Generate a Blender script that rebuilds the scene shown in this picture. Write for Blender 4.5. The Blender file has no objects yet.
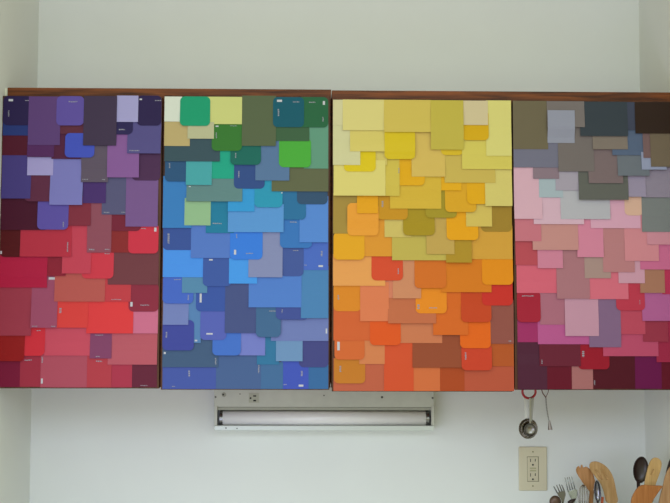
import bpy, bmesh, math, random, colorsys
from mathutils import Vector, Matrix
random.seed(7)
S = bpy.context.scene
COL = S.collection

# ------------------------------------------------------------------ camera
CX, CY, CZ = 0.72486, -2.99901, 1.51709
YAW, PIT, ROL, FPX = 0.01851, 0.0642, 0.00242, 1152.93
FW = Vector((math.sin(YAW)*math.cos(PIT), math.cos(YAW)*math.cos(PIT), math.sin(PIT)))
R0 = Vector((math.cos(YAW), -math.sin(YAW), 0)); U0 = R0.cross(FW)
RT = math.cos(ROL)*R0 + math.sin(ROL)*U0
UP = -math.sin(ROL)*R0 + math.cos(ROL)*U0
cam_d = bpy.data.cameras.new('camera'); cam = bpy.data.objects.new('camera', cam_d); COL.objects.link(cam)
cam.matrix_world = Matrix(((RT.x, UP.x, -FW.x, CX), (RT.y, UP.y, -FW.y, CY), (RT.z, UP.z, -FW.z, CZ), (0, 0, 0, 1)))
cam_d.sensor_width = 36; cam_d.lens = 36*FPX/670; cam_d.clip_start = 0.05
S.camera = cam

# ------------------------------------------------------------------ world, lights, exposure
WORLD_COL, WORLD_STR = (0.94, 1.01, 0.70), 1.0
wd = bpy.data.worlds.new('world'); S.world = wd; wd.use_nodes = True
bg = wd.node_tree.nodes['Background']; bg.inputs[0].default_value = (*WORLD_COL, 1); bg.inputs[1].default_value = WORLD_STR
def area(name, loc, target, sx, sy, power, col):
    d = bpy.data.lights.new(name, 'AREA'); d.shape = 'RECTANGLE'; d.size = sx; d.size_y = sy; d.energy = power; d.color = col
    o = bpy.data.objects.new(name, d); COL.objects.link(o); o.location = loc
    o.rotation_euler = (Vector(target)-Vector(loc)).to_track_quat('-Z', 'Y').to_euler(); return o
area('counter_fill_light', (0.2, -1.5, 1.0), (0.8, 0, 1.15), 1.2, 0.5, 5.6, (0.54, 0.58, 0.95))  # added cool fill, not a real window; brightens the wall below the cabinets
area('high_fill_light', (0.8, -3.4, 2.4), (0.8, -0.4, 1.2), 2.4, 0.8, 24, (0.63, 0.73, 1.0))  # added cool fill above and behind the camera, no known window there
S.view_settings.view_transform = 'Standard'; S.view_settings.look = 'None'
S.view_settings.exposure = 0.0; S.view_settings.gamma = 1.0; S.view_settings.use_curve_mapping = False

# chip paint: the light the doors receive (gain) and the sheen of their paper (offset)
WALLC = (.80, .81, .79)
CAL_A = (0.9099, 0.9627, 0.872); CAL_B = (0.007, 0.0115, 0.0081)

# ------------------------------------------------------------------ helpers
def ray(u, v):
    return (FW + RT*((u-335)/FPX) - UP*((v-251.5)/FPX))
def at(u, v, y):                       # the point of the vertical plane at depth y seen at a pixel
    d = ray(u, v); t = (y-CY)/d.y
    return Vector((CX+d.x*t, y, CZ+d.z*t))
def s2l(c): return c/12.92 if c <= .04045 else ((c+.055)/1.055)**2.4
def hexl(h): return tuple(s2l(int(h[i:i+2], 16)/255) for i in (0, 2, 4))
MC = {}
def mat(name, h, rough=.5, metal=0, spec=.5, noise=0, nscale=60, bump=0, trans=0):
    if name in MC: return MC[name]
    m = bpy.data.materials.new(name); m.use_nodes = True; nt = m.node_tree; b = nt.nodes['Principled BSDF']
    c = hexl(h) if isinstance(h, str) else h
    b.inputs['Base Color'].default_value = (*c, 1); b.inputs['Roughness'].default_value = rough
    b.inputs['Metallic'].default_value = metal; b.inputs['Specular IOR Level'].default_value = spec
    if trans: b.inputs['Transmission Weight'].default_value = trans
    if noise or bump:
        tc = nt.nodes.new('ShaderNodeTexCoord'); n = nt.nodes.new('ShaderNodeTexNoise')
        n.inputs['Scale'].default_value = nscale; n.inputs['Detail'].default_value = 5
        nt.links.new(tc.outputs['Object'], n.inputs['Vector'])
        if noise:
            r = nt.nodes.new('ShaderNodeValToRGB')
            r.color_ramp.elements[0].position = .3; r.color_ramp.elements[1].position = .7
            r.color_ramp.elements[0].color = (*[x*(1-noise) for x in c], 1); r.color_ramp.elements[1].color = (*[min(1, x*(1+noise)) for x in c], 1)
            nt.links.new(n.outputs['Fac'], r.inputs['Fac']); nt.links.new(r.outputs['Color'], b.inputs['Base Color'])
        if bump:
            bp = nt.nodes.new('ShaderNodeBump'); bp.inputs['Strength'].default_value = bump; bp.inputs['Distance'].default_value = .001
            nt.links.new(n.outputs['Fac'], bp.inputs['Height']); nt.links.new(bp.outputs['Normal'], b.inputs['Normal'])
    MC[name] = m; return m
def wood(name, h1, h2, scale=(3, 40, 60), rough=.45):
    if name in MC: return MC[name]
    m = bpy.data.materials.new(name); m.use_nodes = True; nt = m.node_tree; b = nt.nodes['Principled BSDF']
    tc = nt.nodes.new('ShaderNodeTexCoord'); mp = nt.nodes.new('ShaderNodeMapping'); mp.inputs['Scale'].default_value = scale
    n = nt.nodes.new('ShaderNodeTexNoise'); n.inputs['Scale'].default_value = 3; n.inputs['Detail'].default_value = 7; n.inputs['Distortion'].default_value = .6
    r = nt.nodes.new('ShaderNodeValToRGB'); r.color_ramp.elements[0].position = .35; r.color_ramp.elements[1].position = .68
    r.color_ramp.elements[0].color = (*hexl(h1), 1); r.color_ramp.elements[1].color = (*hexl(h2), 1)
    nt.links.new(tc.outputs['Object'], mp.inputs['Vector']); nt.links.new(mp.outputs['Vector'], n.inputs['Vector'])
    nt.links.new(n.outputs['Fac'], r.inputs['Fac']); nt.links.new(r.outputs['Color'], b.inputs['Base Color'])
    b.inputs['Roughness'].default_value = rough; b.inputs['Specular IOR Level'].default_value = .22
    MC[name] = m; return m
def link_bm(name, bm, m, parent=None, smooth=False, bevel=0, label=None):
    me = bpy.data.meshes.new(name); bmesh.ops.recalc_face_normals(bm, faces=bm.faces); bm.to_mesh(me); bm.free()
    o = bpy.data.objects.new(name, me); COL.objects.link(o)
    if m: me.materials.append(m)
    if smooth:
        for p in me.polygons: p.use_smooth = True
    if bevel:
        b = o.modifiers.new('bevel', 'BEVEL'); b.width = bevel; b.segments = 2; b.limit_method = 'ANGLE'
    if parent is not None:
        o.parent = parent
        o.location = -parent.location
    if label: o['label'] = label
    return o
def tag(o, label, cat, group=None):
    o['label'] = label; o['category'] = cat
    if group: o['group'] = group
    return o
def thing(name, loc, label, cat, group=None):
    o = bpy.data.objects.new(name, None); COL.objects.link(o); o.location = loc; o.empty_display_size = .02
    return tag(o, label, cat, group)
def box(bm, x0, x1, y0, y1, z0, z1):
    vs = [bm.verts.new((x, y, z)) for x in (x0, x1) for y in (y0, y1) for z in (z0, z1)]
    for f in ((0, 1, 3, 2), (4, 6, 7, 5), (0, 4, 5, 1), (2, 3, 7, 6), (0, 2, 6, 4), (1, 5, 7, 3)):
        bm.faces.new([vs[i] for i in f])
    return bm
def bx(*a): return box(bmesh.new(), *a)
def tube(bm, pts, radii, n=12, cap=True):
    pts = [Vector(p) for p in pts]
    if not isinstance(radii, (list, tuple)): radii = [radii]*len(pts)
    rings = []
    ref = None
    for i, p in enumerate(pts):
        d = (pts[min(i+1, len(pts)-1)]-pts[max(i-1, 0)]).normalized()
        if ref is None: ref = d.orthogonal().normalized()
        a = (ref - d*ref.dot(d)).normalized(); ref = a; b = d.cross(a)
        rings.append([bm.verts.new(p+(a*math.cos(2*math.pi*k/n)+b*math.sin(2*math.pi*k/n))*radii[i]) for k in range(n)])
    for i in range(len(rings)-1):
        for k in range(n):
            bm.faces.new((rings[i][k], rings[i][(k+1) % n], rings[i+1][(k+1) % n], rings[i+1][k]))
    if cap:
        bm.faces.new(rings[0][::-1]); bm.faces.new(rings[-1])
    return bm
def torus(bm, c, R, r, axis_y=True, n=40, m=10):
    rings = []
    for i in range(n):
        a = 2*math.pi*i/n; d = Vector((math.cos(a), 0, math.sin(a)))
        rings.append([bm.verts.new(Vector(c)+d*(R+r*math.cos(2*math.pi*k/m))+Vector((0, r*math.sin(2*math.pi*k/m), 0))) for k in range(m)])
    for i in range(n):
        for k in range(m):
            bm.faces.new((rings[i][k], rings[i][(k+1) % m], rings[(i+1) % n][(k+1) % m], rings[(i+1) % n][k]))
    return bm
def lathe(bm, prof, c, n=40):          # prof: list of (r, z)
    rings = []
    for r, z in prof:
        if r < 1e-6: rings.append([bm.verts.new((c[0], c[1], c[2]+z))])
        else: rings.append([bm.verts.new((c[0]+r*math.cos(2*math.pi*k/n), c[1]+r*math.sin(2*math.pi*k/n), c[2]+z)) for k in range(n)])
    for a, b in zip(rings, rings[1:]):
        for k in range(n):
            va = [a[k % len(a)], a[(k+1) % len(a)]]; vb = [b[(k+1) % len(b)], b[k % len(b)]]
            f = []
            for v in va+vb:
                if v not in f: f.append(v)
            if len(f) >= 3: bm.faces.new(f)
    return bm
def struct(name, bm, m, **k):
    o = link_bm(name, bm, m, **k); o['kind'] = 'structure'; return o

# ------------------------------------------------------------------ the room
W = 1.58581
wall_m = mat('wall_paint', WALLC, rough=.6, spec=.3, noise=.012, nscale=5, bump=.06)
struct('wall_back', bx(-.1, W+.1, 0, .1, 0, 2.62), wall_m)
struct('wall_left', bx(-.1, 0, -.75, 0, 0, 2.62), wall_m)
struct('wall_right', bx(W, W+.1, -.75, 0, 0, 2.62), wall_m)
struct('floor', bx(-1.6, 3.2, -4.8, .1, -.05, 0), wood('floor_wood', '8a6a48', 'a5835c', (2, 12, 1)))
struct('ceiling', bx(-.1, W+.1, -.75, .1, 2.62, 2.67), mat('ceiling_paint', 'e6e4da', rough=.8))

CHIPS = """
#1
1 1.8 96 32 125.3 46 42 74 R 2
2 28.3 96.3 60.3 145 93 69 115 s 3
3 56.5 96 84 125.5 95 83 153 R 4
4 83.5 95.8 116.6 145.6 66 58 75 s
5 116.6 95.5 138.2 122 159 158 196 s
6 137 95.5 161.5 125.6 47 42 74 R
7 106 100 133 134.5 48 46 81 R 5,4,6
8 127.5 118 161 153.6 85 82 129 s 6,7
12 65 133 94.5 157.6 69 86 180 R 4
9 107.5 122 139.3 177.5 131 92 145 s 8,7
10 132 150 160.5 180.5 76 52 79 R 8,9
11 81.3 140 108.4 182.2 94 86 97 s 12
142 27.2 142 54 157 84 50 91 s 2
15b 1.5 100 32 135.5 45 62 114 s 1,2
141 58 118 86 134 94 52 62 R 3
13 .8 122 34 155.3 82 36 46 s 15b,2,142
14 52 118 86 159 84 44 64 s 12,141,142,3,2
16 27.3 157 53.2 175.3 160 155 197 s
15 -8 155 31 198.6 72 66 121 s 16
18 50 158.8 82.8 205 121 123 180 s 14,12,11
17 25 160 55.3 201.6 94 51 68 R 16,15,18
20 37.5 198 68.5 229.6 92 83 155 R 18,17
19 -6 190 46 230 72 33 45 s 20,15,17
22 83 178 106 203.2 73 54 105 s 11
24 125.8 176 158 226.6 116 88 134 s 10,9
23 102 176 128.3 214.6 86 88 116 s 22,24,9
21 62 196 91 225.6 125 53 63 s 18,22,20
25 87.3 200 111.5 252.6 138 80 90 s 21,23
26 110 204 141 231 114 44 56 R 24,23,25
28 128.3 223 158.5 253.5 196 57 70 R 24,26
27 108 222 131.5 252.6 133 50 47 s 28,25,26
30 20.2 226 71.7 256.7 175 55 67 s 19,20
29 -6 226 24 257 82 29 31 R 30,19
31 62.5 222 91.3 273.6 188 70 83 s 30,21,25
34 82 248 113.7 278.6 198 62 72 R 25,31
35 108 250 158.6 284.6 110 64 66 s 34,27,28
32 -8 254 47.2 287.6 170 39 65 s 30
33 46 252 66 276 135 44 54 s 30,32,31
38 54.5 273 105 301.6 176 89 79 s 34,31,33
40 100 274 131 301.6 185 66 69 s 35,34,38
41 128.7 283 158.6 311.6 135 52 64 R 35,40
36 31.4 273 57.6 327.7 151 79 100 s 38,33,32
37 -8 283 31.8 335.6 150 62 73 s 32
39 56 300 88 327.7 208 68 61 s 38,36
43 86.6 300 133.3 333.4 212 65 63 s 41,40,38
42 129 300 158 333.4 195 110 133 s 41,43
47 90 331 111.7 358.4 126 70 98 s 43
48 108 330 157.2 364.6 176 90 97 s 47,43,42
44 -8 330 24.5 361.2 140 37 32 R 37
45 22 324 45 355.8 198 53 60 R 44,36,37
46 44.4 322 91 355.6 191 79 92 s 47,39,43
52 87 352 111.5 387.4 172 65 70 s 47,48
53 110 360 132 387.4 164 58 73 s 48
54 131 360 157 387.2 98 44 56 s 48
51 40.6 352 88 387.4 167 80 91 s 46,45,52
50 20 352 42 386.8 152 54 65 s 45,44
49 -8 356 21.5 387 116 35 55 s 44
#2
2 180 96.3 210.2 126 34 151 107 R
1 164.5 96.5 182 121.6 207 216 196 s 2
5 187.6 122 214 138.7 178 181 140 s 2,1
3 205 96.7 242 124.2 195 201 122 s 2,6x
4 164.3 120 189.9 146 181 165 110 s 1,5,2
6 211.8 121 242 151 58 118 51 R 3,5
8 273 97 304 127.2 28 90 102 R
9 298 97 328.3 127.4 44 100 64 R 8
7 242 95.5 276 146 87 101 71 s 8,6
10 272 120 309.4 141 63 97 66 s 8,9,7
12 279 138 311 167.4 75 166 60 R 10
11 304 122 328.3 168.6 95 148 120 s 9,10,12
14 230.5 135 261 164.9 34 104 90 R 7,6
13 255.5 140 289.4 180.6 86 117 149 s 7,12,14
15 164.5 134 220 161.4 60 84 89 s 4,5,6
19 234 160 264.7 188.6 53 80 129 R 14,13
18 186 158 211.8 185 72 160 160 s 15
16 208 145 237.5 178.7 37 160 128 R 15,14,18,19
17 165 156 190 181.5 48 86 118 R 15,18
20 186.5 174 242.4 201.5 95 132 128 s 18,16,19
26 254.5 176 282.6 207.5 47 147 173 R 27,13,19
27 271.7 164 328.4 191.5 95 102 72 s 12,11,13
24 228 184 254.6 211.6 55 149 203 s 20,19
29 297 186 327.6 204.2 54 83 107 R 27
22 184.5 198 210.7 225.4 141 181 135 s 20
21 163 176 192 228 59 124 181 s 17,22,20
25 228 204 283.6 232.2 88 147 201 s 24,26
28 281 188 306 219.6 47 111 150 R 29,27,26
30 299.6 196 328.2 242.4 84 134 200 s 29,28
23 206 198 234 233 39 122 150 s 22,24,25,20
31 280 216 312 248 58 116 178 R 25,28,30
34 230 229 262.6 259.5 58 123 210 R 25
33 191 223 231.5 258 83 120 187 s 23,34x
32 163 224 194 250 59 85 145 R 33,21
35 248.6 229 282.6 277.3 128 138 171 s 34,31,25
38 229 256 257.2 283.6 71 150 221 s 35,34,33
37 203 254 231.7 286.2 63 91 154 R 33,38x
40 281 243 303.6 276.2 68 90 147 R 31,35
41 300 240 328.2 270 74 107 184 s 30,31,40
36 163 246 206 277.2 74 144 221 s 32,33,37
39 248.7 272 301.5 307.4 80 125 193 s 35,38,40
42 301 266 328.4 318.2 74 128 172 s 41,40
43 276 288 308.5 319.6 66 83 143 R 39,42x
45 256 304 280.8 337 66 104 137 R 39
46 225 280 257.5 333 71 85 126 s 38,39,45x
44 271 314 328.4 340.9 108 124 173 s 43,42,45
49 196 284 228 311.4 60 88 155 R 37,48,46x
48 182 274 207.3 292.9 84 134 163 s 36,37
47 162.8 275 193.5 303.6 70 104 186 R 48,36
50 163 300 188.5 324.8 112 128 176 s 47
53 200.3 309 226.5 340 85 99 171 R 49,46x
52 162.5 320 194 350.4 65 76 147 R 50
51 186 290 201 342.9 85 128 170 s 50,52,53,47,49,48
54 212.5 330 241 355.4 68 112 189 R 53,46
55 239.5 330 265.2 355.4 112 124 187 s 46,45,54x
60 276 338 302.6 361.2 106 143 178 s 44
61 299 338 328.4 367.2 69 75 125 R 44,60
59 257 332 279 364.5 53 116 150 s 60,55,45,44
56 162.5 336 218.4 367.2 67 93 119 s 52,53,51,54
62 261 362 283 389 68 108 145 s 59
63 281.5 356 308.6 389 67 88 174 s 60,61
64 306 364 328.3 389 58 106 151 s 61,63
58 216 352 261.6 389 72 99 138 s 54,55,59,56
57 162.5 362 217 389 70 90 156 s 56
#3
4 430.8 100 463.6 149.6 186 173 71 s
3 384 99.7 431.3 132.2 200 181 85 s 4
2 342.7 99.5 385 130.4 209 200 123 s 3
1 333 99.7 345 125.4 202 199 149 s 2
5 463 100.5 487.9 125.1 200 188 145 s
7 462 110 488.6 140.4 205 165 21 R 5,4
6 486 100.3 511.3 156 208 203 118 s 5,7
8 462 136 511.7 169.2 204 193 90 s 6,7,4
10 350 128 386 151.6 207 194 104 s 2,11
11 384.5 129 415.2 159.1 207 184 39 R 3
20 441 140 463 155.2 207 178 43 R 4,8
12 411.5 129 445 176.8 204 178 90 s 4,11,3
21 444.5 148 495.3 182.8 194 173 83 s 8,20,12
9 333 123 360.2 165.2 201 200 149 s 10,1,2
13 344 148 375.7 171.7 211 189 33 R 9,10
15 333.6 160 385.4 195.7 211 201 114 s 9,13
161 372 148 387 165 204 189 102 s 13,11,10
16 378 145 399.5 196 200 182 77 s 15,161,11
17 392.7 154 424.6 185.6 216 165 30 R 11,12
18 390 174 441.3 208.7 204 173 59 s 17,12,16x
19 434.7 172 461.4 190.5 219 167 31 s 12,21
22 485 162 512 206.2 204 193 108 s 8,21
24 467 178 488 204.2 216 164 24 R 21,22
23 445 178 476.2 212.2 209 160 39 R 19,21,24
26 357 192 378 213.5 219 158 33 s 15
27 347.3 203 378.6 235.5 223 154 55 R 26
25 333.2 193 358 233.6 159 136 63 s 27,26,15
28 377 192 407.7 219.7 191 141 36 R 18,15,26,27x
30 425.5 189 456.7 217.8 158 142 43 R 18,23
29 403 205 434.7 235.5 161 139 36 R 30,28x,18
32 384.5 216 411.2 237.2 198 182 98 s 28,29
33 426.4 214 454.2 254.2 186 158 81 s 30,36,29
36 446.5 208 478.2 240.2 220 158 25 R 30,23,37
37 466 200 491.9 226.6 202 182 90 s 24,22,23
38 481 203 511.9 231.7 154 126 47 R 22,37
39 468 226 512.5 259.2 202 155 60 s 38,36,40
40 446 236 471.7 262.6 168 138 43 s 36,33
35 392 232 450 260.3 185 171 80 s 33,32,29,40x
31 361 214 394 256.4 211 146 49 s 27,28,32,35,34
34 333.5 232 364.5 259.7 218 161 36 R 25,27
42 371.5 250 402.9 280.5 205 79 47 R 35,31
41 333 254 385.2 285.8 219 155 83 s 42,34,31
44 414.5 257 446.2 288.2 202 110 39 R 35
46 482 256 513 284.8 217 138 24 R 39
45 441 258 491.3 292.2 205 120 33 s 46,44,40,39
43 392.8 256 421 298.4 197 136 96 s 44,35,42
51 415.6 284 446.7 313.4 221 136 36 R 44,45,43
48 482 276 512.7 305.5 193 55 43 R 46,45
53 461 288 491.3 322.2 189 73 37 R 45,48
47 333.5 283 361 311.2 210 133 41 R 41,49
49 360.2 282 388.8 321.2 211 123 80 s 41,42
491 383 276 394.5 298 204 126 94 s 43,42,49,41
50 388 294 436 323.4 186 108 70 s 43,51,491,49
52 433 288 468 335 205 104 39 s 51,53,45
54 460 318 490.7 348.2 217 102 31 R 53,52
55 488 300 513.7 343.7 141 84 71 s 48,53,54
57 370 318 400.8 345.2 213 89 36 R 49,50
56 333.5 308 372 340.5 201 99 52 s 47,49,57
58 399 321 442.2 343 194 120 80 s 57,50,52
59 412.5 333 464 367.5 144 78 50 s 58,54,52,67
67 461.5 344 492 370.3 193 69 43 R 54,59
68 489 340 513.8 366.3 173 88 43 s 55,67,54
61 359.3 338 384.7 364 201 126 78 s 60,57,56
60 334.5 337 364.6 359.6 201 104 52 R 56
64 334 356 365.2 383.4 187 120 43 R 60,61
63 384 340 413.6 391 202 84 48 s 57,58,59,61
65 412.8 364 440 391 200 110 63 s 59
66 438.5 364 464.5 391 165 76 39 s 59,65x
69 463.5 362 514 391 177 87 61 s 67,68
62 333.5 358 389.8 391 182 97 68 s 64,61,63x
#4
1 513 100.8 547.9 149.2 107 101 76 s
3 547.7 110.2 574.8 142.7 143 148 159 s 1
2 547 101 584.5 127.2 117 112 106 s 3,1
4 580 101.5 627.6 136.2 58 69 72 s 2
8 635 102 682 133.6 51 43 32 s
7 626 102 642 130.3 66 74 87 s 8,4
10 592.6 133 627.6 149.4 125 117 104 s 4
5 558 124 593.8 171.5 113 108 102 s 2,3,4,10
6 513.5 140 559.2 167.5 111 113 127 s 1,3
13 650.5 131 682 166.9 111 101 80 s 8
12 643 130 652 158 117 96 92 s 13,8
14 641.5 152 666.3 169.7 143 152 172 s 13
9 612 126 646 155.3 86 103 123 s 7,10,4,12,14
15 617.5 150 649 175.9 106 115 119 s 9,14
11 588 130 622.3 183.4 119 106 104 s 5,10,9,15
18 578.5 160 628 199.9 95 99 90 s 11,5,15
17 622 168 645.5 196.9 148 141 158 s 15,18
16 643.5 160 682 197.5 138 132 143 s 14,15,17x,13
20 533 158 559 178.8 133 117 124 s 6,5
22 555.5 166 580 190.5 160 155 164 s 5,20,18
21 539 174 563 197.5 159 176 179 s 22,20
23 560.5 184 610 219.2 174 176 178 s 18,22,21
19 514 162 542 219 205 167 177 s 6,20,21
26 624.5 190 642.8 215.5 208 173 147 R 17,27
27 641.8 192 682 231.9 119 126 121 s 16,17
25 590.5 196 640.3 228.2 206 160 176 s 23,26,18
24 533.5 192 583.7 224.2 203 171 182 s 21,19,23
28 515 216 541.2 241.2 190 114 123 s 19
29 532.5 220 578.2 250 188 138 129 s 28,24
30 577 214 603.3 257.2 203 130 150 s 23,24,25
34 647 226 682 244.6 196 138 146 s 27
32 624.5 212 658.4 261 201 135 138 s 27,25,34,26
31 602.8 224 634.3 272.2 179 125 124 s 32,25,30
35 640 242 682 269.5 194 107 138 s 34,32
37 537.6 246 562.8 268.2 197 127 146 s 29
36 515.5 238 539.5 265 176 78 84 s 28,29,37
39 584.5 252 610.7 278.2 163 139 128 s 30,31
38 556.5 246 589.5 298.7 164 115 119 s 37,29,30,39
40 516.6 260 558.5 293 204 99 114 s 36,37,38
42 618.4 258 644.6 283.2 196 151 163 s 32,31
43 640 266 664.7 292.9 162 118 92 s 35,42
44 662 266 682 294.2 178 58 84 s 35,43
41 588.5 266 628.2 299.2 205 108 121 s 42,39,31,38x
45 616 280 644.7 310.5 181 62 76 R 41,42,43
46 642 288 682 320.9 171 97 141 s 43,44,45
47 517 291 540.6 322.2 158 42 55 R 40
48 539.8 291 566 324.6 164 106 119 s 38,40,49
49 565 296 598.6 336 187 143 158 s 38,41
50 589 296 620.8 347.2 127 101 128 s 49,41
51 619 306 645.2 334.2 180 76 91 s 45,50,46
54 642.8 316 668 341.7 147 58 71 s 46,51
52 537.8 321 592 344.2 176 89 136 s 48,49,50
53 517.5 318 539 342.2 154 54 98 s 47,52
56 603 331 658.2 356.2 179 79 103 s 54,51,50
55 656 312 682 362.2 152 48 69 s 54,46,56
59 578 340 609.3 369.3 147 35 45 R 52,50,56,58
58 539.4 342 580.5 366.2 102 42 53 s 52
57 517.5 340 547 389.5 79 44 57 s 53,58
60 545 364 571.8 389.3 99 32 43 s 58,57x
61 570.5 364 593 389.2 160 107 103 s 58,59,60x
62 592 352 635 388.7 80 30 38 s 59,56,61
63 634 352 661.5 388.7 102 34 72 s 56,62
64 660 360 682 389 96 32 41 s 55,63
"""
MARKS = """
8.6 99 4.4 2.2 1
25 99.9 5 1 0
8 110.5 1.5 6 0
68.5 100.9 9 1.4 0
139.5 98.5 2.5 1.5 1
155 99.8 6 1.2 0
119 129 6 1.5 0
129.5 150.2 10 1.2 0
82.5 179 5.5 1 0
102 179 3.5 1 0
104 211.8 5.5 1.2 0
121.5 211.8 4 1 0
62.8 222 1.4 5 0
67 242 1.5 10 0
0.5 251 1.5 3 1
89 248.8 5.5 1.6 0
105 248.8 5 1.2 0
104.5 253.2 5 1 0
154.2 227.5 2.2 4 1
141 228 5 1 0
48.5 277.2 6.5 2.4 1
59 308 3 5 0
32.7 325.7 5.5 1 0
51.5 325.7 4 1 0
36.5 330 4 1 0
130.4 302 2.2 4.5 1
140.5 304.5 9 1.2 0
111.5 299 10 .9 0
24.5 359.5 7.5 1.3 0
41.5 357 1.6 6 0
41 378.5 1.8 5 1
95 334.6 8 1 0
96 356 4 1 0
96 360.5 6 1.5 0
140.5 385 7 .9 0
215.5 125.5 3 1.3 1
230 125.3 7 .9 0
215.7 132.5 1.4 6 0
277 99.6 5 2.2 1
293 101.3 6.3 1.3 0
309 101.6 6.3 1.3 0
322.8 101 2.2 3.8 1
277.6 109 1.8 7 0
322.3 117 1.4 4.5 0
168.8 163 1.6 5.5 0
188.7 186 2 1 1
235 153 1.3 5 0
238 171 1.6 6.5 0
281.2 192.2 2 1.2 1
167.5 233.5 2.5 10 0
212.7 222.8 9 1.4 0
234 249.8 2.2 4.8 1
209 259 3.7 1.5 1
236 234 1.2 4 0
246 252.8 7 1.3 0
290 221.5 7 1.2 0
320.7 251 2.3 5.3 0
318.5 265.2 4.5 1.8 1
304.5 264.5 2.5 1.2 0
293 250 5.5 1 0
187.6 295 1.6 5 0
199.7 293.5 1.9 9 1
174 279 7 1 0
206.4 333 6.3 1.6 1
269 310.5 6.5 1.2 0
281.5 309.5 1.3 3.5 0
325.7 328.5 1.5 5 1
165.5 332 2 5.5 0
163.8 352 2 2 1
194.8 339.8 2.5 1.5 1
188.2 370.5 2 6.5 0
172 386 3 .9 0
215 358 1.5 6.5 0
300.7 371 2.5 5.3 0
298.7 384.6 4.7 2 1
283.7 384 3 1.2 0
258 365 1.5 8 0
398.3 168 1.2 5 0
381.6 201 2.2 6 0
337.5 295 1.8 5 0
417.2 304.5 3 4.5 0
429 307.3 8 1.2 0
337.3 341.8 2.4 8.5 1
339.3 366 2.2 6.5 0
464.8 352.5 2 7 0
508.6 340.3 2.5 1.5 0
397.5 268.5 1.5 5.5 0
522 295.3 12 1.3 0
582 351 3 6 0
541.3 359.8 1.3 4 0
593.8 380.5 1.5 4.5 0
639.3 300 .9 4.5 0
"""
# ------------------------------------------------------------------ wall cabinets (face frame plane y=-.312, door fronts y=-.33)
YD = -.33
def fx(u, v=240): return at(u, v, YD).x
def fz(u, v): return at(u, v, YD).z
ZB = 1.3705
cab_wood = wood('cabinet_wood', '47240e', '8a4a1e', (2.2, 30, 34))
edge_wood = wood('door_wood', '3c2416', '5e3a24', (20, 20, 1.2))
DOORS = [(-2.5, 160.6, 96.2, 388.4), (162.6, 329.6, 95.8, 389.8), (332.2, 511.4, 99.2, 391.6), (513.9, 682, 101, 390.0)]
def cabinet(label, x0, x1, ztop, doors):
    t = thing('wall_cabinet', ((x0+x1)/2, -.15, ZB), label, 'cabinet', 'wall cabinets above the strip light')
    b = bmesh.new(); th = .018
    box(b, x0, x1, -.295, -.002, ZB+.012, ZB+.03); box(b, x0, x1, -.295, -.002, ztop-.02, ztop)
    box(b, x0, x0+th, -.295, -.002, ZB+.03, ztop-.02); box(b, x1-th, x1, -.295, -.002, ZB+.03, ztop-.02)
    box(b, x0+th, x1-th, -.012, -.002, ZB+.03, ztop-.02)
    link_bm('body', b, cab_wood, t)
    b = bmesh.new()
    box(b, x0, x1, -.312, -.295, ztop-.045, ztop); box(b, x0, x1, -.312, -.295, ZB+.003, ZB+.04)
    xm = fx((doors[0][1]+doors[1][0])/2)
    for a, c in ((x0, x0+.03), (xm-.025, xm+.025), (x1-.03, x1)): box(b, a, c, -.312, -.295, ZB+.04, ztop-.045)
    link_bm('face_frame', b, cab_wood, t, bevel=.001)
    for d in doors:
        xm0, xm1 = fx(d[0]), fx(d[1]); uc = (d[0]+d[1])/2
        dd = link_bm('door', bx(xm0, xm1, YD, -.3125, fz(uc, d[3]), fz(uc, d[2])), edge_wood, t, bevel=.0008)
        hb = bmesh.new()
        for zz in (.08, .55):
            tube(hb, [(xm0+.006, -.3128, ZB+zz), (xm0+.006, -.3128, ZB+zz+.05)], .003, 8)
        h = link_bm('hinge', hb, mat('hinge_brass', '8a7a4a', .4, 1), None); h.parent = dd; h.location = (0, 0, 0)
    return t
xs = fx(331.2)
zt1, zt2 = at(170, 88.5, -.312).z, at(500, 91.3, -.312).z
cabinet('brown wood wall cabinet behind the violet, red, green and blue paint chips', at(7.5, 92, -.312).x, xs-.0008, zt1, DOORS[:2])
cabinet('brown wood wall cabinet behind the yellow, orange, grey and pink paint chips', xs+.0008, W-.004, zt2, DOORS[2:])
# painted filler between the left wall and the cabinet
struct('trim_1', bx(0, at(7.3, 92, -.312).x, -.311, -.29, ZB+.003, zt1-.001), mat('filler_paint', 'd8d6c4', .6))

# ------------------------------------------------------------------ the paint chips
PX = 1/430.0
TH = .00035
H = {}                                        # height field over the doors, 1 px cells
class Chip: pass
chips = []
panel = 0
for line in CHIPS.strip().split('\n'):
    if line[0] == '#': panel = int(line[1:]); continue
    f = line.split(); c = Chip(); c.p = panel; c.id = f[0]; c.x0, c.y0, c.x1, c.y1 = map(float, f[1:5]); c.h = tuple(map(int, f[5:8])); c.r = f[8] == 'R'
    c.over = [k for k in f[9].split(',') if not k.endswith('x')] if len(f) > 9 else []
    chips.append(c)
order = []                                    # topmost first
for p in (1, 2, 3, 4):
    L = [c for c in chips if c.p == p]; D = {c.id: c for c in L}; done = set(); stack = set()
    def place(c):
        if c.id in done or c.id in stack: return
        stack.add(c.id)
        for k in c.over:
            if k in D: place(D[k])
        stack.discard(c.id); done.add(c.id); order.append(c)
    for c in L: place(c)
vis = {}                                      # what shows in each cell
for c in order:
    for i in range(int(round(c.x0)), int(round(c.x1))):
        for j in range(int(round(c.y0)), int(round(c.y1))):
            if 0 <= i < 670: vis.setdefault((i, j), c)
def chip_mat(h):
    n = 'chip_%d_%d_%d' % h
    if n in MC: return MC[n]
    t = [v/255 for v in h]
    c = [max(.004, min(.93, (s2l(a)-CAL_B[k])/CAL_A[k])) for k, a in enumerate(t)]
    return mat(n, tuple(c), rough=.5, spec=.15)
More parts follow.
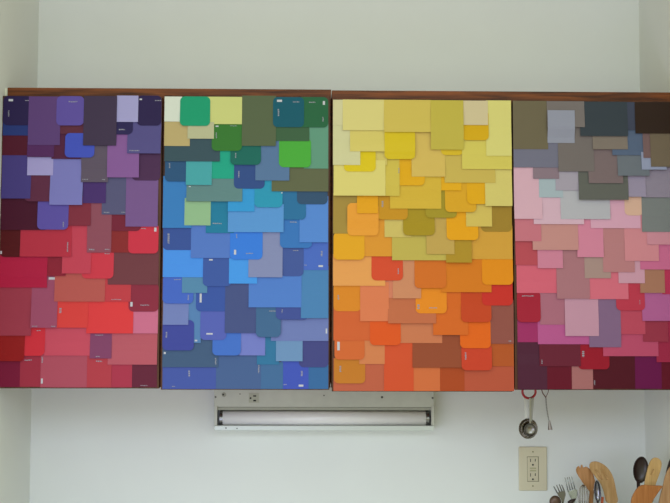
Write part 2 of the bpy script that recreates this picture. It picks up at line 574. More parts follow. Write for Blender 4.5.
for c in reversed(order):                     # lay them down from the bottom of the stack
    cells = [(i, j) for i in range(int(c.x0), int(c.x1)) for j in range(int(c.y0), int(c.y1))]
    hh = max(1.0, c.y1-c.y0)
    j0, j1 = int(c.y0), max(int(c.y1), int(c.y0)+1)
    row = [0.0]*(j1-j0)
    for k in cells: row[k[1]-j0] = max(row[k[1]-j0], H.get(k, 0))
    n = len(row)                              # the paper drapes over what lies under it
    mx = [max(row[max(0, q-5):q+6]) for q in range(n)]
    prof = [sum(mx[max(0, q-4):q+5])/len(mx[max(0, q-4):q+5])+.0001 for q in range(n)]
    lift = random.choice((.0005, .001, .0016, .0022)) if c.y1 < 384 else .0002
    c.prof = [v+lift*((q+.5)/n)**3 for q, v in enumerate(prof)]
    c.a = sum(c.prof)/n
    for k in cells: H[k] = c.prof[k[1]-j0]+TH
def vspan(c): return [k for k, v in vis.items() if v is c]
seen = {}
for k, v in vis.items(): seen.setdefault(id(v), []).append(k)
def colour_name(h):
    r, g, b = [v/255 for v in h]
    hu, s, v = colorsys.rgb_to_hsv(r, g, b); hu *= 360
    if s < .13: return 'light grey' if v > .66 else 'mid grey' if v > .45 else 'dark grey'
    if hu < 12 or hu >= 348:
        if s < .42: return 'dusty pink' if v > .66 else 'mauve brown' if v > .5 else 'dark taupe'
        if v < .36: return 'very dark maroon'
        if v < .56: return 'maroon'
        return 'bright red' if v > .7 and s > .65 else 'rose pink' if s < .6 and v > .6 else 'brick red'
    if hu < 22:
        if s < .3: return 'mauve taupe'
        if s < .45: return 'tan pink' if v > .6 else 'brown'
        if v < .5: return 'dark brown'
        if v < .73: return 'rust brown'
        return 'salmon orange' if s < .66 else 'red orange'
    if hu < 36:
        if s < .25: return 'taupe'
        if s < .45: return 'peach' if v > .7 else 'light brown'
        if v < .5: return 'dark brown'
        return 'orange' if v > .76 and s > .7 else 'tan orange'
    if hu < 46:
        if v < .35: return 'blackish brown'
        if s < .3: return 'warm grey' if v < .7 else 'beige'
        if v < .72: return 'mustard brown'
        return 'amber yellow' if s > .7 else 'golden tan'
    if hu < 68:
        if s < .3: return 'olive grey' if v < .66 else 'pale cream yellow'
        if v < .5: return 'dark olive'
        if v < .72: return 'olive yellow'
        return 'bright yellow' if s > .75 else 'pale yellow' if s < .5 else 'soft yellow'
    if hu < 95: return 'olive green' if v < .6 else 'pale yellow green' if s > .25 else 'off white'
    if hu < 150:
        if s < .3: return 'pale sage green' if v > .6 else 'grey green'
        return 'bright green' if v > .6 else 'dark green' if v < .42 else 'green'
    if hu < 174: return 'emerald green' if s > .6 and v > .5 else 'dark green' if s > .6 else 'sage green'
    if hu < 198:
        if s < .25: return 'pale aqua grey' if v > .6 else 'dark slate grey'
        return 'turquoise' if v > .6 else 'dark teal' if v < .5 else 'teal'
    if hu < 214:
        if s < .3: return 'blue grey'
        return 'bright sky blue' if v > .8 else 'teal blue' if v > .55 else 'slate blue' if v > .42 else 'dark slate blue'
    if hu < 229:
        if s < .3: return 'pale blue grey' if v > .6 else 'slate grey blue'
        if v > .78: return 'bright blue' if s > .6 else 'light blue'
        return 'royal blue' if s > .55 and v > .55 else 'steel blue' if v > .55 else 'navy blue'
    if hu < 246:
        if s < .45: return 'lavender blue' if v > .65 else 'slate purple'
        return 'indigo blue' if v > .5 else 'navy'
    if hu < 272: return ('pale lavender' if v > .6 else 'grey purple') if s < .42 else 'violet' if v > .5 else 'dark indigo'
    if hu < 305: return ('pale grey lilac' if v > .6 else 'grey plum') if s < .3 else 'purple' if v > .4 else 'dark purple'
    if hu < 332:
        if s < .25: return 'pale pink' if v > .7 else 'grey mauve'
        return 'magenta pink' if v > .6 else 'dark magenta' if s > .5 else 'dark plum'
    if s < .3: return 'pale pink' if v > .68 else 'mauve'
    if v < .36: return 'dark wine'
    if v < .5: return 'wine red'
    return 'crimson pink' if s > .6 else 'rose pink' if v > .65 else 'dusty rose'
DN = {1: 'leftmost', 2: 'second', 3: 'third', 4: 'rightmost'}
PT = {1: (96, 388), 2: (96, 389), 3: (100, 391), 4: (101, 390)}
PXR = {1: (0, 161), 2: (163, 329), 3: (333, 513), 4: (514, 670)}
def neighbours(c):
    cells = seen[id(c)]; cnt = {}
    for (i, j) in cells:
        for d, dx, dy in (('below', 0, -2), ('above', 0, 2), ('right of', -2, 0), ('left of', 2, 0)):
            o = vis.get((i+dx, j+dy))
            if o is not None and o is not c and o.p == c.p: cnt[(d, id(o))] = cnt.get((d, id(o)), 0)+1
    out = []
    byid = {id(o): o for o in chips}
    for (d, o), n in sorted(cnt.items(), key=lambda t: -t[1]): out.append((d, byid[o]))
    return out
used = set()
def label_for(c):
    cells = seen[id(c)]; x = sum(k[0] for k in cells)/len(cells); y = sum(k[1] for k in cells)/len(cells)
    y0 = min(k[1] for k in cells); y1 = max(k[1] for k in cells)
    pt, px = PT[c.p], PXR[c.p]
    t = (y-pt[0])/(pt[1]-pt[0]); s = (x-px[0])/(px[1]-px[0])
    vp = 'top edge' if y0 <= pt[0]+2 else 'bottom edge' if y1 >= pt[1]-5 else ['upper part', 'upper middle', 'middle', 'lower middle', 'lower part'][min(4, int(t*5))]
    hp = ['left side', 'centre', 'right side'][min(2, int(s*3))]
    cn = colour_name(c.h); w = cn.split()
    shape = 'rounded' if c.r else 'small' if len(cells) < 260 else ''
    nb = neighbours(c)
    body = (cn+' '+shape).strip()+' chip, '
    for d, o in nb:
        l = '%s%s %s of %s door, %s %s chip' % (body, vp, hp, DN[c.p], d, colour_name(o.h))
        if l not in used and len(l.split()) <= 16: used.add(l); return l
    for d, o in nb:
        for d2, o2 in nb:
            l = '%s%s %s, %s door, %s %s, %s %s' % (body, vp, hp, DN[c.p], d, colour_name(o.h), d2, colour_name(o2.h))
            if d != d2 and l not in used and len(l.split()) <= 16: used.add(l); return l
    for d, o in nb:
        l = '%s %s, %s %s of %s door' % ((cn+' '+shape).strip(), 'chip', vp, hp, DN[c.p])
        if l not in used: used.add(l); return l
    print('DUP', l); return l
GN = {1: 'violet and red paint chips on the leftmost door', 2: 'green and blue paint chips on the second door',
      3: 'yellow and orange paint chips on the third door', 4: 'grey and pink paint chips on the rightmost door'}
marks = {}
for line in MARKS.strip().split('\n'):
    m = [float(k) for k in line.split()]
    c = vis.get((int(m[0]+m[2]/2), int(m[1]+m[3]/2)))
    if c is not None: marks.setdefault(id(c), []).append(m)
ink = mat('label_ink', '918f9c', .6); ink2 = mat('label_white', 'c0bfc8', .5)
for c in order:
    if id(c) not in seen or len(seen[id(c)]) < 8: print('HIDDEN chip', c.p, c.id); continue
    # world rectangle on the door plane
    YC = YD-c.a-TH              # the chip's own distance in the stack
    ul, ur, ll, lr = at(c.x0, c.y0, YC), at(c.x1, c.y0, YC), at(c.x0, c.y1, YC), at(c.x1, c.y1, YC)
    X0, X1 = (ul.x+ll.x)/2, (ur.x+lr.x)/2; Z1, Z0 = (ul.z+ur.z)/2, (ll.z+lr.z)/2
    X1 = min(X1, W-.002); X0 = max(X0, .002)
    hgt = Z1-Z0
    def ys(z):
        q = max(0.0, min(len(c.prof)-1.0, (Z1-z)/hgt*len(c.prof)-.5)); i = int(q); i2 = min(i+1, len(c.prof)-1)
        return YD-(c.prof[i]*(1-q+i)+c.prof[i2]*(q-i))
    r = min(.0108, (X1-X0)*.35, hgt*.35) if c.r else 0
    lv = []
    if r:
        lv = [(Z1-r+r*math.cos(math.pi/2*k/6), r*(1-math.sin(math.pi/2*k/6))) for k in range(7)]
        top = lv; bot = [(Z0+(Z1-z), i) for z, i in reversed(lv)]
        nm = max(3, int((hgt-2*r)/.006)); mid = [(Z1-r-(hgt-2*r)*k/nm, 0) for k in range(1, nm)]
        lv = top+mid+bot
    else:
        nm = max(4, int(hgt/.006)); lv = [(Z1-hgt*k/nm, 0) for k in range(nm+1)]
    bm = bmesh.new(); fr = []; bk = []
    for z, ins in lv:
        y = ys(z)
        fr.append((bm.verts.new((X0+ins, y-TH, z)), bm.verts.new((X1-ins, y-TH, z))))
        bk.append((bm.verts.new((X0+ins, y, z)), bm.verts.new((X1-ins, y, z))))
    for k in range(len(lv)-1):
        bm.faces.new((fr[k][0], fr[k][1], fr[k+1][1], fr[k+1][0])); bm.faces.new((bk[k][1], bk[k][0], bk[k+1][0], bk[k+1][1]))
        bm.faces.new((fr[k][0], fr[k+1][0], bk[k+1][0], bk[k][0])); bm.faces.new((fr[k][1], bk[k][1], bk[k+1][1], fr[k+1][1]))
    bm.faces.new((fr[0][1], fr[0][0], bk[0][0], bk[0][1])); bm.faces.new((fr[-1][0], fr[-1][1], bk[-1][1], bk[-1][0]))
    # origin at the chip's centre
    org = Vector(((X0+X1)/2, ys((Z0+Z1)/2), (Z0+Z1)/2))
    bmesh.ops.translate(bm, verts=bm.verts, vec=-org)
    o = link_bm('paint_chip', bm, chip_mat(c.h)); o.location = org
    tag(o, label_for(c), 'paint chip', GN[c.p])
    for m in marks.get(id(c), []):
        b2 = bmesh.new(); x, y, w, h, br = m
        rects = []
        if br: rects = [(x, y, w, h)]
        elif w > h:
            q = x
            while q < x+w:
                s = random.choice((.8, 1.2, 1.8)); rects.append((q, y+random.uniform(0, .3), min(s, x+w-q), h*.75)); q += s+.45
        else:
            q = y
            while q < y+h:
                s = random.choice((.8, 1.1, 1.6)); rects.append((x+random.uniform(0, .3), q, w*.75, min(s, y+h-q))); q += s+.5
        for (rx, ry, rw, rh) in rects:
            p, q2 = at(rx, ry, YC), at(rx+rw, ry+rh, YC)
            p.x = max(p.x, X0+.0003); q2.x = min(q2.x, X1-.0003); zt_, zb_ = min(p.z, Z1-.0003), max(q2.z, Z0+.0003)
            if q2.x-p.x < .0004 or zt_-zb_ < .0004: continue
            f = []
            for off in (TH+.00012, TH-.00005):
                f.append([b2.verts.new(Vector((xx, ys(zz)-off, zz))-org) for xx, zz in ((p.x, zt_), (q2.x, zt_), (q2.x, zb_), (p.x, zb_))])
            b2.faces.new(f[0]); b2.faces.new(f[1][::-1])
            for k in range(4): b2.faces.new((f[0][k], f[1][k], f[1][(k+1) % 4], f[0][(k+1) % 4]))
        if not b2.verts: b2.free(); continue
        lb = link_bm('printed_label', b2, ink2 if br else ink); lb.parent = o
        lb['label'] = 'white label patch' if br else 'small pale lettering'

# ------------------------------------------------------------------ fluorescent strip light under the cabinet
YF = -.05
def bxp(bm, u0, v0, u1, v1, ya, yb):          # box whose front face (depth ya) spans pixels u0..u1, v0..v1
    p, q = at((u0), (v0+v1)/2, ya), at((u1), (v0+v1)/2, ya); z1, z0 = at((u0+u1)/2, v0, ya).z, at((u0+u1)/2, v1, ya).z
    return box(bm, p.x, q.x, ya, yb, z0, z1)
grey_metal = mat('fixture_enamel', 'c6c6ba', .35, 0, noise=.05, nscale=30)
lip_metal = mat('fixture_lip', 'd6dcd6', .3, .1)
t = thing('strip_light', (at(324, 400, -.02).x, -.02, ZB-.06), 'long grey fluorescent strip light fixture with one tube under the wall cabinets', 'light fixture')
bm = bmesh.new()
bxp(bm, 214.2, 383.5, 434, 407, YF, -.001)
bxp(bm, 214.2, 407, 434, 427, -.012, -.001)
link_bm('housing', bm, grey_metal, t, bevel=.0006)
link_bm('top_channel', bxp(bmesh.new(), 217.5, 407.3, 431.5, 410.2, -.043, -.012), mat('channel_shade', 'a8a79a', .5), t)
bm = bmesh.new(); bxp(bm, 214.2, 425.6, 434.3, 430.6, -.058, -.001)
link_bm('lower_lip', bm, lip_metal, t, bevel=.0015)
for u in (214.2, 431.3): link_bm('end_cap', bxp(bmesh.new(), u, 406, u+3, 426.5, YF-.002, -.001), grey_metal, t, bevel=.0004)
a, b = at(221.5, 418, -.035), at(427, 418.3, -.035)
zc = (a.z+b.z)/2
bm = bmesh.new(); tube(bm, [(a.x+.004, -.035, zc), (b.x-.004, -.035, zc)], .0185, 32)
tb = link_bm('tube', bm, mat('tube_glass', 'fbf9fa', .16), t, smooth=False)
for p in tb.data.polygons: p.use_smooth = len(p.vertices) == 4
for x0, x1 in ((a.x-.004, a.x+.004), (b.x-.004, b.x+.004)):
    bm = bmesh.new(); tube(bm, [(x0, -.035, zc), (x1, -.035, zc)], .0188, 32)
    e = link_bm('end_ring', bm, mat('tube_ring', '8f8f8f', .25, .9)); e.parent = tb; e.location = (0, 0, 0)
for u in (217.4, 428.4):
    s = bxp(bmesh.new(), u, 409.5, u+2.8, 425.5, -.04, -.012); link_bm('lamp_holder', s, mat('holder_black', '3a3a38', .4), t, label='dark lamp holder')
dark = mat('hole_dark', '2a2926', .7)
def disc(name, u, v, y, rpx, dep, m, parent, n=20):
    c = at(u, v, y); r = rpx/390; bm = bmesh.new(); tube(bm, [(c.x, y, c.z), (c.x, y-dep, c.z)], r, n); return link_bm(name, bm, m, parent)
for u, v, r in ((215.6, 397, .95), (382, 397.2, 1.2), (432.6, 398, 1.0), (324, 395.5, .7), (240, 394, .6), (226, 428, .7), (237, 428.4, .6)):
    disc('screw', u, v, YF if v < 420 else -.058, r, .0012, mat('screw_grey', '55534c', .5, .5), t)
disc('knockout', 224, 394.6, YF, 2.3, .0006, mat('knock', 'a0a090', .5), t)
disc('pull_hole', 223.2, 394.6, YF-.0006, .9, .0006, dark, t)
so = link_bm('socket', bxp(bmesh.new(), 248.8, 393.2, 259, 402.8, YF-.0015, YF), mat('socket_cream', 'b6b6a4', .45), t, bevel=.0004)
for u, v, ru, rv in ((250.6, 398.2, .8, .9), (254.7, 396, 1.5, .7), (254.7, 400.6, 1.5, .8)):
    h = link_bm('socket_hole', bxp(bmesh.new(), u-ru, v-rv, u+ru, v+rv, YF-.0019, YF-.0014), dark, None, bevel=.0006); h.parent = so; h.location = (0, 0, 0)

# ------------------------------------------------------------------ wall outlet
ivory = mat('ivory_plastic', (0.67, 0.60, 0.44), .4)
p, q = at(518.9, 446.8, 0), at(547.2, 490.8, 0)
oc = (p+q)/2
t = thing('wall_outlet', (oc.x, 0, oc.z), 'ivory electrical outlet plate on the wall above the forks', 'electrical outlet')
link_bm('cover_plate', bxp(bmesh.new(), 518.9, 446.8, 547.2, 490.8, -.006, -.0003), ivory, t, bevel=.0025)
rc = link_bm('receptacle', bxp(bmesh.new(), 527.7, 457, 538.3, 481.2, -.0085, -.005), mat('ivory_receptacle', (0.63, 0.56, 0.41), .35), t, bevel=.0012)
link_bm('receptacle_gap', bxp(bmesh.new(), 527.2, 456.5, 538.8, 481.7, -.0063, -.005), mat('gap_brown', '857f66', .8), t)
def hole(u0, v0, u1, v1, nm='slot', m=dark, y=-.0088):
    h = link_bm(nm, bxp(bmesh.new(), u0, v0, u1, v1, y, -.006), m); h.parent = rc; h.location = (0, 0, 0)
for v in (458.8, 473.3):
    hole(530.2, v, 530.9, v+3.2); hole(534.9, v, 535.7, v+2.6)
for v in (464.8, 479.3): disc('ground_hole', 532.9, v, -.0085, .95, .0004, dark, rc).location = (0, 0, 0)
for c in rc.children: c.location = (0, 0, 0)
hole(530, 467.6, 536.2, 469, 'test_button', mat('button', 'b0aa84', .4), -.0093); hole(530, 470, 536.2, 471.4, 'reset_button', mat('button', 'b0aa84', .4), -.0093)
for v in (451.8, 486): disc('screw', 532.9, v, -.006, .8, .0008, mat('plate_screw', '8f8a68', .4, .3), t)

# ------------------------------------------------------------------ measuring spoons on a red ring
YS = -.2
chrome = mat('polished_steel', 'aaa39c', .14, 1); dull = mat('brushed_steel', '88847e', .3, 1)
def sc(y): return FPX/(y-CY)                     # px per metre about there
def hook(parent, x, y, ztop, zlow):
    bm = bmesh.new(); pts = [(x, y, ztop), (x, y, zlow+.012)]
    for k in range(9):
        a_ = math.pi*k/8; pts.append((x, y-.005+.005*math.cos(a_), zlow+.006-.006*math.sin(a_)))
    tube(bm, pts, .0011, 8); return link_bm('cup_hook', bm, mat('hook_brass', 'a08a50', .35, 1), parent, smooth=True)
rc_ = at(529, 391.6, YS); Rr = 6.6/sc(YS)
zcab = ZB+.012
t = thing('measuring_spoons', (rc_.x, YS, rc_.z), 'steel measuring spoons hanging on a red ring under the rightmost cabinet door', 'measuring spoons')
link_bm('ring', torus(bmesh.new(), rc_, Rr, .0028), mat('red_plastic', 'b01828', .35), t, smooth=True, label='red plastic ring')
hook(t, rc_.x, YS+.004, zcab, rc_.z+Rr-.004)
def spoon_bowl(name, c, rx, rz, dep, m, parent, tilt=0, th=.0009, flip=1):
    """round bowl, hollow side towards the room (flip=1) or its back (flip=-1)"""
    bm = bmesh.new(); n, k = 28, 8; rings = []
    for s in (1, 0):
        for i in range(k+1):
            a_ = math.pi/2*i/k; rr = math.cos(a_); d = math.sin(a_)*(1-s*th/dep if s else 1)
            rr *= (1-(th/rx if s else 0))
            rings.append((s, [bm.verts.new((rx*rr*math.cos(2*math.pi*q/n), flip*dep*d, rz*rr*math.sin(2*math.pi*q/n))) for q in range(n)] if i < k else [bm.verts.new((0, flip*dep*d, 0))]))
    for s in (1, 0):
        rs = [r_ for s_, r_ in rings if s_ == s]
        for A, B in zip(rs, rs[1:]):
            for q in range(n):
                if len(B) == 1: bm.faces.new((A[q], A[(q+1) % n], B[0]))
                else: bm.faces.new((A[q], A[(q+1) % n], B[(q+1) % n], B[q]))
    A = [r_ for s_, r_ in rings if s_ == 1][0]; B = [r_ for s_, r_ in rings if s_ == 0][0]
    for q in range(n): bm.faces.new((A[q], A[(q+1) % n], B[(q+1) % n], B[q]))
    bmesh.ops.rotate(bm, verts=bm.verts, cent=(0, 0, 0), matrix=Matrix.Rotation(tilt, 3, 'Y'))
    bmesh.ops.translate(bm, verts=bm.verts, vec=c)
    return link_bm(name, bm, m, parent, smooth=True)
k_ = 1/sc(YS)
for i, (du, r, yy, hu, m) in enumerate(((527.8, 9.6, YS-.0, 526.2, chrome), (528.8, 8.2, YS-.006, 533.0, chrome), (529.8, 6.2, YS-.011, 530.2, dull))):
    c_ = at(du+.4, 428.6+i*.8, yy)
    spoon_bowl('bowl', c_, r*k_, (r+.6)*k_, r*k_*.62, m, t, flip=1)
    tp = at(hu, 399.5, yy); bt = Vector((c_.x+(hu-du)*k_*.5, yy, c_.z+(r)*k_))
    wd_ = (.0058, .0032, .0026)[i]
    bm = bmesh.new(); pts = [tp+Vector((0, 0, .004)), bt]
    d = (pts[1]-pts[0]); side = Vector((1, 0, 0))*wd_
    f0 = [bm.verts.new(v_) for v_ in (pts[0]-side, pts[0]+side, pts[1]+side*.8, pts[1]-side*.8)]
    f1 = [bm.verts.new(v_.co+Vector((0, .0012, 0))) for v_ in f0]
    bm.faces.new(f0); bm.faces.new(f1[::-1])
    for q in range(4): bm.faces.new((f0[q], f1[q], f1[(q+1) % 4], f0[(q+1) % 4]))
    link_bm('handle', bm, (mat('satin_steel', 'cfcdc6', .5, .1), mat('satin_steel_dark', '9a9790', .45, .3), dull)[i], t, bevel=.0004)

# hanging chain
c0 = at(546, 385, YS)
t = thing('hanging_chain', (c0.x, YS, c0.z), 'thin silver chain with a small cone tip hanging right of the measuring spoons', 'chain')
bm = bmesh.new()
a_, b_, j_ = at(540.6, 386.5, YS), at(549.6, 386.5, YS), at(545.8, 397.5, YS)
tube(bm, [a_, (a_+j_)/2+Vector((-.001, 0, -.003)), j_], .0013, 8); tube(bm, [b_, (b_+j_)/2+Vector((.001, 0, -.001)), j_], .0008, 8)
a_.z = zcab
link_bm('cord', bm, mat('cord_red_brown', '6a4038', .6), t, label='reddish brown cord loop')
bm = bmesh.new(); n = 16
for k in range(n):
    f = k/(n-1); p_ = at(545.9+3.2*f-.6*math.sin(f*3), 398.3+22.5*f, YS)
    bmesh.ops.create_icosphere(bm, subdivisions=2, radius=.0019, matrix=Matrix.Translation(p_))
link_bm('chain', bm, mat('chain_silver', 'a8a4a0', .3, .8), t, smooth=True)
bm = bmesh.new(); p0, p1 = at(549.3, 420.6, YS), at(550.2, 429.6, YS)
tube(bm, [p0, p1], [.0018, .0056], 16); link_bm('cone_tip', bm, mat('tip_metal', '8f8580', .35, .7), t)
bm = bmesh.new()
for p_ in (at(540.6, 386.5, YS), at(549.6, 386.5, YS)): tube(bm, [(p_.x, YS, zcab), (p_.x, YS, p_.z-.001)], .0012, 8)
link_bm('hook', bm, mat('hook_brass', 'a08a50', .35, 1), t)

# ------------------------------------------------------------------ counter, crocks and utensils
ZC = .915
ct = thing('countertop', (W/2, -.32, ZC-.04), 'white countertop below the wall outlet, under the utensil crocks', 'countertop')
link_bm('slab', bx(.002, W-.002, -.64, -.002, ZC-.04, ZC), mat('counter_white', 'e2e6e6', .35), ct, bevel=.004)
link_bm('backsplash_edge', bx(.002, W-.002, -.018, -.002, ZC, ZC+.05), mat('counter_white', 'e2e6e6', .35), ct, bevel=.003)
bc = thing('base_cabinet', (W/2, -.3, 0), 'brown wood base cabinet standing on the floor under the countertop', 'cabinet')
link_bm('body', bx(.004, W-.004, -.58, -.004, 0, ZC-.041), cab_wood, bc)
for k in range(4):
    x0 = .02+k*(W-.04)/4
    d = link_bm('door', bx(x0+.004, x0+(W-.04)/4-.004, -.6, -.5805, .1, ZC-.06), edge_wood, bc, bevel=.002)
    hb = bmesh.new(); tube(hb, [(x0+.04, -.6, .75), (x0+.04, -.625, .75)], [.006, .013], 16); h = link_bm('knob', hb, mat('hinge_brass', '8a7a4a', .4, 1)); h.parent = d; h.location = (0, 0, 0)
def crock(u, y, hexc, label):
    c_ = at(u, 500, y); c_.z = ZC
    bm = bmesh.new(); c_.z += .0012
    lathe(bm, [(0, 0), (.05, 0), (.054, .01), (.056, .12), (.058, .128), (.052, .128), (.05, .12), (.048, .012), (0, .01)], c_)
    o = link_bm('utensil_crock', bm, mat('crock_'+hexc, hexc, .3), smooth=True); return tag(o, label, 'utensil holder', 'utensil crocks on the countertop'), c_
YL, YR = -.14, -.27
_, cl = crock(582, YL, 'd9d6cc', 'off white crock holding the forks, whisk and slotted wooden spoon')
_, cr = crock(651, YR, '8f9aa0', 'grey blue crock holding the black spoon and wooden spatulas')

# label and category sit on each utensil; its parts are head and handle
def utensil(name, label, cat, crockc):
    return thing(name, (crockc.x, crockc.y, ZC+.013), label, cat)
def outline(name, pts, y, th, m, parent, bow=0, bevel=.0012, cuts=None, label=None):
    """flat carved head: an outline given at depth y, with real thickness and a slight dish"""
    P = [at(u, v, y) for u, v in pts]
    bm = bmesh.new(); vs = [bm.verts.new(p_) for p_ in P]; f = bm.faces.new(vs)
    r = bmesh.ops.extrude_face_region(bm, geom=[f]); nv = [e for e in r['geom'] if isinstance(e, bmesh.types.BMVert)]
    bmesh.ops.translate(bm, verts=nv, vec=(0, th, 0))
    bmesh.ops.recalc_face_normals(bm, faces=bm.faces)
    o = link_bm(name, bm, m, parent)
    if cuts:
        for cpts in cuts:
            cb = bmesh.new(); cv = [cb.verts.new(at(u, v, y)+Vector((0, -.01, 0))) for u, v in cpts]; f = cb.faces.new(cv)
            r = bmesh.ops.extrude_face_region(cb, geom=[f]); nv = [e for e in r['geom'] if isinstance(e, bmesh.types.BMVert)]
            bmesh.ops.translate(cb, verts=nv, vec=(0, .01+th*.72, 0)); co = link_bm('cutter', cb, None)
            md = o.modifiers.new('cut', 'BOOLEAN'); md.object = co; md.operation = 'DIFFERENCE'; md.solver = 'EXACT'
            bpy.context.view_layer.update()
            me = bpy.data.meshes.new_from_object(o.evaluated_get(bpy.context.evaluated_depsgraph_get())); o.modifiers.clear(); o.data = me
            bpy.data.objects.remove(co)
    if bevel:
        b = o.modifiers.new('bevel', 'BEVEL'); b.width = bevel; b.segments = 3; b.limit_method = 'ANGLE'; b.angle_limit = 1.0
    if label: o['label'] = label
    return o
def smooth_pts(pts, it=2):                      # Chaikin rounding of an outline
    for _ in range(it):
        q = []
        for i in range(len(pts)):
            a_, b_ = pts[i], pts[(i+1) % len(pts)]
            q += [(a_[0]*.75+b_[0]*.25, a_[1]*.75+b_[1]*.25), (a_[0]*.25+b_[0]*.75, a_[1]*.25+b_[1]*.75)]
        pts = q
    return pts
def handle(parent, u, v, y, c, dx, dy, r0, r1, m, name='handle'):
    bm = bmesh.new(); a_ = at(u, v, y); e = Vector((c.x+dx, c.y+dy, ZC+.016))
    tube(bm, [a_, a_.lerp(e, .5), e], [r0, (r0+r1)/2, r1], 12); return link_bm(name, bm, m, parent, smooth=True)
def cz4(x, y): return (540+x/9.486, 450+y/9.486)
def cz8(x, y): return (580+x/7.4, 435+y/7.4)
def cz5(x, y): return (610+x/9.483, 450+y/9.483)
steel_dk = mat('fork_steel', '6e6a66', .3, .9)
w_or = wood('wood_orange', 'a67446', 'c28e60', (40, 40, 4)); w_li = wood('wood_light', 'b8925c', 'd0ab74', (40, 40, 4)); w_mid = wood('wood_mid', 'b48a58', 'cca676', (40, 40, 4))
w_sp = wood('wood_rust', '9c6030', 'b97a44', (40, 40, 4))
# a: steel spoon at far left, its brown reflection put into the colour
t = utensil('spoon', 'steel spoon with painted brown reflection at the left end of the crock, below the fork', 'spoon', cl)
y = YL-.03; c_ = at(555.2, 501.8, y)
spoon_bowl('bowl', c_, 5.9/sc(y), 6.2/sc(y), .008, mat('steel_brown_reflection', '5a4438', .3, .4), t, flip=-1)
handle(t, 556, 506, y, cl, -.03, -.015, .003, .0035, mat('steel_brown_reflection', '5a4438', .3, .4))
# b: fork
t = utensil('fork', 'dark steel fork with four thin tines nearest the ivory wall outlet', 'fork', cl)
y = YL-.018; bm = bmesh.new()
tops = [cz4(130, 345), cz4(157, 333), cz4(182, 326), cz4(205, 330)]; roots = [cz4(165, 408), cz4(188, 402), cz4(210, 396), cz4(231, 392)]
for a_, b_ in zip(tops, roots):
    tube(bm, [at(*a_, y), at(*b_, y+.002)], [.0010, .0017], 8)
link_bm('tines', bm, steel_dk, t)
outline('neck', smooth_pts([cz4(160, 403), cz4(234, 385), cz4(246, 420), cz4(236, 455), cz4(225, 500), cz4(205, 500), cz4(200, 465), cz4(176, 440)], 1), y, .0018, steel_dk, t, bevel=.0005)
handle(t, *cz4(214, 495), y, cl, -.026, 0, .0028, .004, steel_dk)
# c: bright fork
t = utensil('fork', 'bright steel fork with broad tines between the dark fork and the wooden spork', 'fork', cl)
y = YL-.005; bm = bmesh.new()
for k in range(4):
    f = k/3
    tube(bm, [at(*cz4(236+64*f, 262-10*f), y), at(*cz4(252+66*f, 330-13*f), y+.0015), at(*cz4(268+66*f, 396-16*f), y+.003)], [.0008, .0012, .0014], 8)
lt = mat('bright_steel', '9c9fa0', .25, .85)
link_bm('tines', bm, lt, t, smooth=True)
outline('neck', smooth_pts([cz4(262, 388), cz4(338, 368), cz4(358, 392), cz4(360, 430), cz4(340, 470), cz4(318, 530), cz4(304, 530), cz4(300, 470), cz4(276, 430)], 1), y+.001, .0025, lt, t, bevel=.0008)
handle(t, *cz4(314, 520), y+.0022, cl, -.018, .01, .003, .0045, lt)
# d: dark knob end
t = utensil('turner', 'dark knobbed utensil handle end just below the bright steel fork', 'utensil', cl)
y = YL-.03; bm = bmesh.new(); c_ = at(571.5, 501.5, y); tube(bm, [c_+Vector((-.008, 0, -.004)), c_, c_+Vector((.010, 0, .006))], [.004, .0055, .002], 12)
link_bm('knob', bm, mat('dark_metal', '3a2c28', .3, .5), t, smooth=True); handle(t, 570.5, 502.5, y, cl, -.012, -.02, .003, .003, mat('dark_metal', '3a2c28', .3, .5))
# e: orange spork
t = utensil('wooden_spork', 'orange brown wooden spork with short points left of the slotted wooden spoon', 'spork', cl)
y = YL+.012
outline('head', [cz4(343, 190), cz4(350, 165), cz4(372, 150), cz4(383, 176), cz4(392, 140), cz4(404, 140), cz4(410, 168), cz4(440, 158), cz4(475, 180), cz4(505, 225), cz4(524, 290), cz4(520, 350), cz4(500, 400), cz4(470, 395), cz4(420, 330), cz4(370, 255), cz4(348, 215)], y, .005, w_or, t, bevel=.0016)
handle(t, *cz4(492, 380), y+.003, cl, .012, .02, .0055, .006, w_or)
# f: wire whisk
t = utensil('wire_whisk', 'steel wire whisk in front of the orange wooden spork', 'whisk', cl)
y = YL-.012; bm = bmesh.new(); base = at(583.5, 513, y); 
for k in range(6):
    an = math.pi*k/6; pts = []
    for q in range(21):
        s = math.pi*q/20; rr = .0165*math.cos(s); 
        pts.append(base+Vector((math.cos(an)*rr*(.35+.65*math.sin(s)**.5 if math.sin(s) > 0 else .35), math.sin(an)*rr*(.35+.65*max(0, math.sin(s))**.5), .068*math.sin(s)**.8 if math.sin(s) > 0 else 0)))
    tube(bm, pts, .0009, 6)
link_bm('wires', bm, chrome, t, smooth=True); handle(t, 583.5, 512, y, cl, .0, -.01, .005, .006, dull)
# g: steel spoon edge-on
t = utensil('steel_spoon', 'narrow shiny steel spoon standing in front of the slotted wooden spoon', 'spoon', cl)
y = YL-.02; c_ = at(597.6, 491.5, y)
spoon_bowl('bowl', c_, 3.5/sc(y), 11.5/sc(y), .009, mat('spoon_steel', '8a8890', .2, 1), t, tilt=-.06, flip=1)
handle(t, 598, 502, y, cl, .022, -.02, .0028, .003, dull)
# i: red handle
t = utensil('red_handled_utensil', 'orange red handle tip beside the narrow steel spoon', 'utensil', cl)
handle(t, 602.6, 497, YL-.014, cl, .028, -.01, .0032, .004, mat('orange_red', 'c05a38', .4))
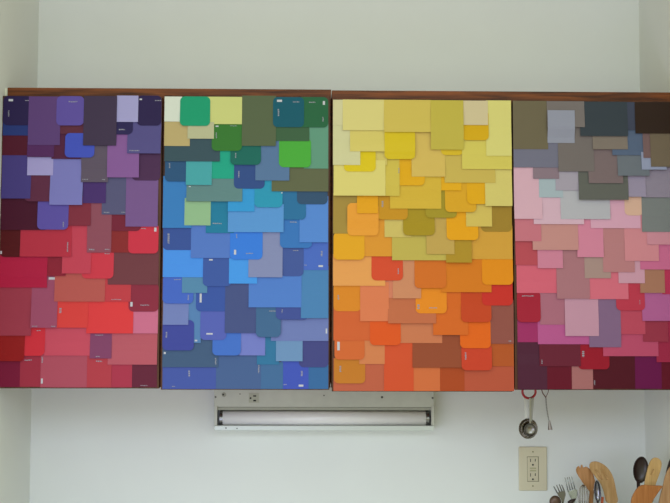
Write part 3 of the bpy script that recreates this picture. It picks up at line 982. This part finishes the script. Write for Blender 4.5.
# h: slotted spoon
t = utensil('slotted_spoon', 'pale wooden slotted spoon with two long slots, tallest in its crock', 'spoon', cl)
y = YL-.002
outline('head', smooth_pts([cz8(68, 225), cz8(85, 198), cz8(130, 194), cz8(190, 225), cz8(235, 280), cz8(256, 340), cz8(270, 420), cz8(290, 510), cz8(195, 515), cz8(180, 430), cz8(155, 360), cz8(115, 310), cz8(78, 265)], 2), y, .005, w_mid, t, bevel=.0014,
        cuts=[[cz8(112, 262), cz8(124, 252), cz8(172, 326), cz8(160, 336)], [cz8(150, 250), cz8(164, 244), cz8(212, 322), cz8(198, 334)]])
handle(t, *cz8(243, 500), y+.003, cl, .03, .01, .0055, .006, w_mid)
# j: black spoon
t = utensil('black_spoon', 'black spoon with a tall oval bowl standing behind the wooden spatulas', 'spoon', cr)
y = YR+.022; c_ = at(*cz5(292, 188), y)
spoon_bowl('bowl', c_, 7.7/sc(y), 13.2/sc(y), .010, mat('black_nylon', '2b1c1a', .3), t, tilt=.1, flip=1)
handle(t, *cz5(268, 300), y, cr, -.02, .015, .004, .005, mat('black_nylon', '2b1c1a', .3))
# k: light handle with hole
t = utensil('wooden_spoon', 'light wooden handle end with a hanging hole beside the black spoon', 'spoon', cr)
y = YR+.008
outline('handle', smooth_pts([cz5(325, 330), cz5(352, 210), cz5(380, 110), cz5(415, 72), cz5(462, 74), cz5(496, 118), cz5(484, 190), cz5(455, 270), cz5(428, 345), cz5(415, 520), cz5(330, 520)], 2), y, .006, w_li, t,
        cuts=[smooth_pts([cz5(383, 232), cz5(392, 200), cz5(410, 180), cz5(416, 192), cz5(406, 222), cz5(390, 238)], 1)])
handle(t, *cz5(370, 500), y+.003, cr, -.005, .012, .006, .006, w_li, 'lower_handle')
# l: orange spatula in front
t = utensil('wooden_spatula', 'orange brown wooden spatula with a slanted edge in front of the black spoon', 'spatula', cr)
y = YR-.02
outline('head', smooth_pts([cz5(200, 530), cz5(203, 470), cz5(225, 415), cz5(262, 358), cz5(312, 328), cz5(400, 338), cz5(500, 338), cz5(498, 352), cz5(462, 400), cz5(425, 455), cz5(375, 530)], 1), y, .006, w_sp, t)
handle(t, *cz5(290, 520), y+.003, cr, -.012, -.025, .006, .006, w_sp)
# m: light spoon at the frame edge
t = utensil('wooden_spoon', 'pale wooden spoon at the right end of the crock against the side wall', 'spoon', cr)
y = YR-.008
outline('head', smooth_pts([cz5(455, 540), cz5(480, 430), cz5(505, 340), cz5(525, 245), cz5(560, 170), cz5(610, 140), cz5(655, 180), cz5(655, 300), cz5(620, 420), cz5(590, 540)], 2), y, .006, wood('wood_pink', 'a87c54', 'bd946a', (40, 40, 4)), t)
handle(t, *cz5(520, 520), y+.003, cr, .018, -.012, .006, .006, w_li)
# n: black spatula
t = utensil('black_spatula', 'black spatula tip behind the pale wooden spoon near the side wall', 'spatula', cr)
y = YR+.012
outline('head', smooth_pts([cz5(528, 250), cz5(535, 190), cz5(568, 80), cz5(600, 60), cz5(640, 90), cz5(630, 250), cz5(590, 330)], 1), y, .003, mat('black_nylon', '2b1c1a', .3), t, bevel=.001)
handle(t, *cz5(585, 300), y+.001, cr, .015, .012, .004, .005, mat('black_nylon', '2b1c1a', .3))
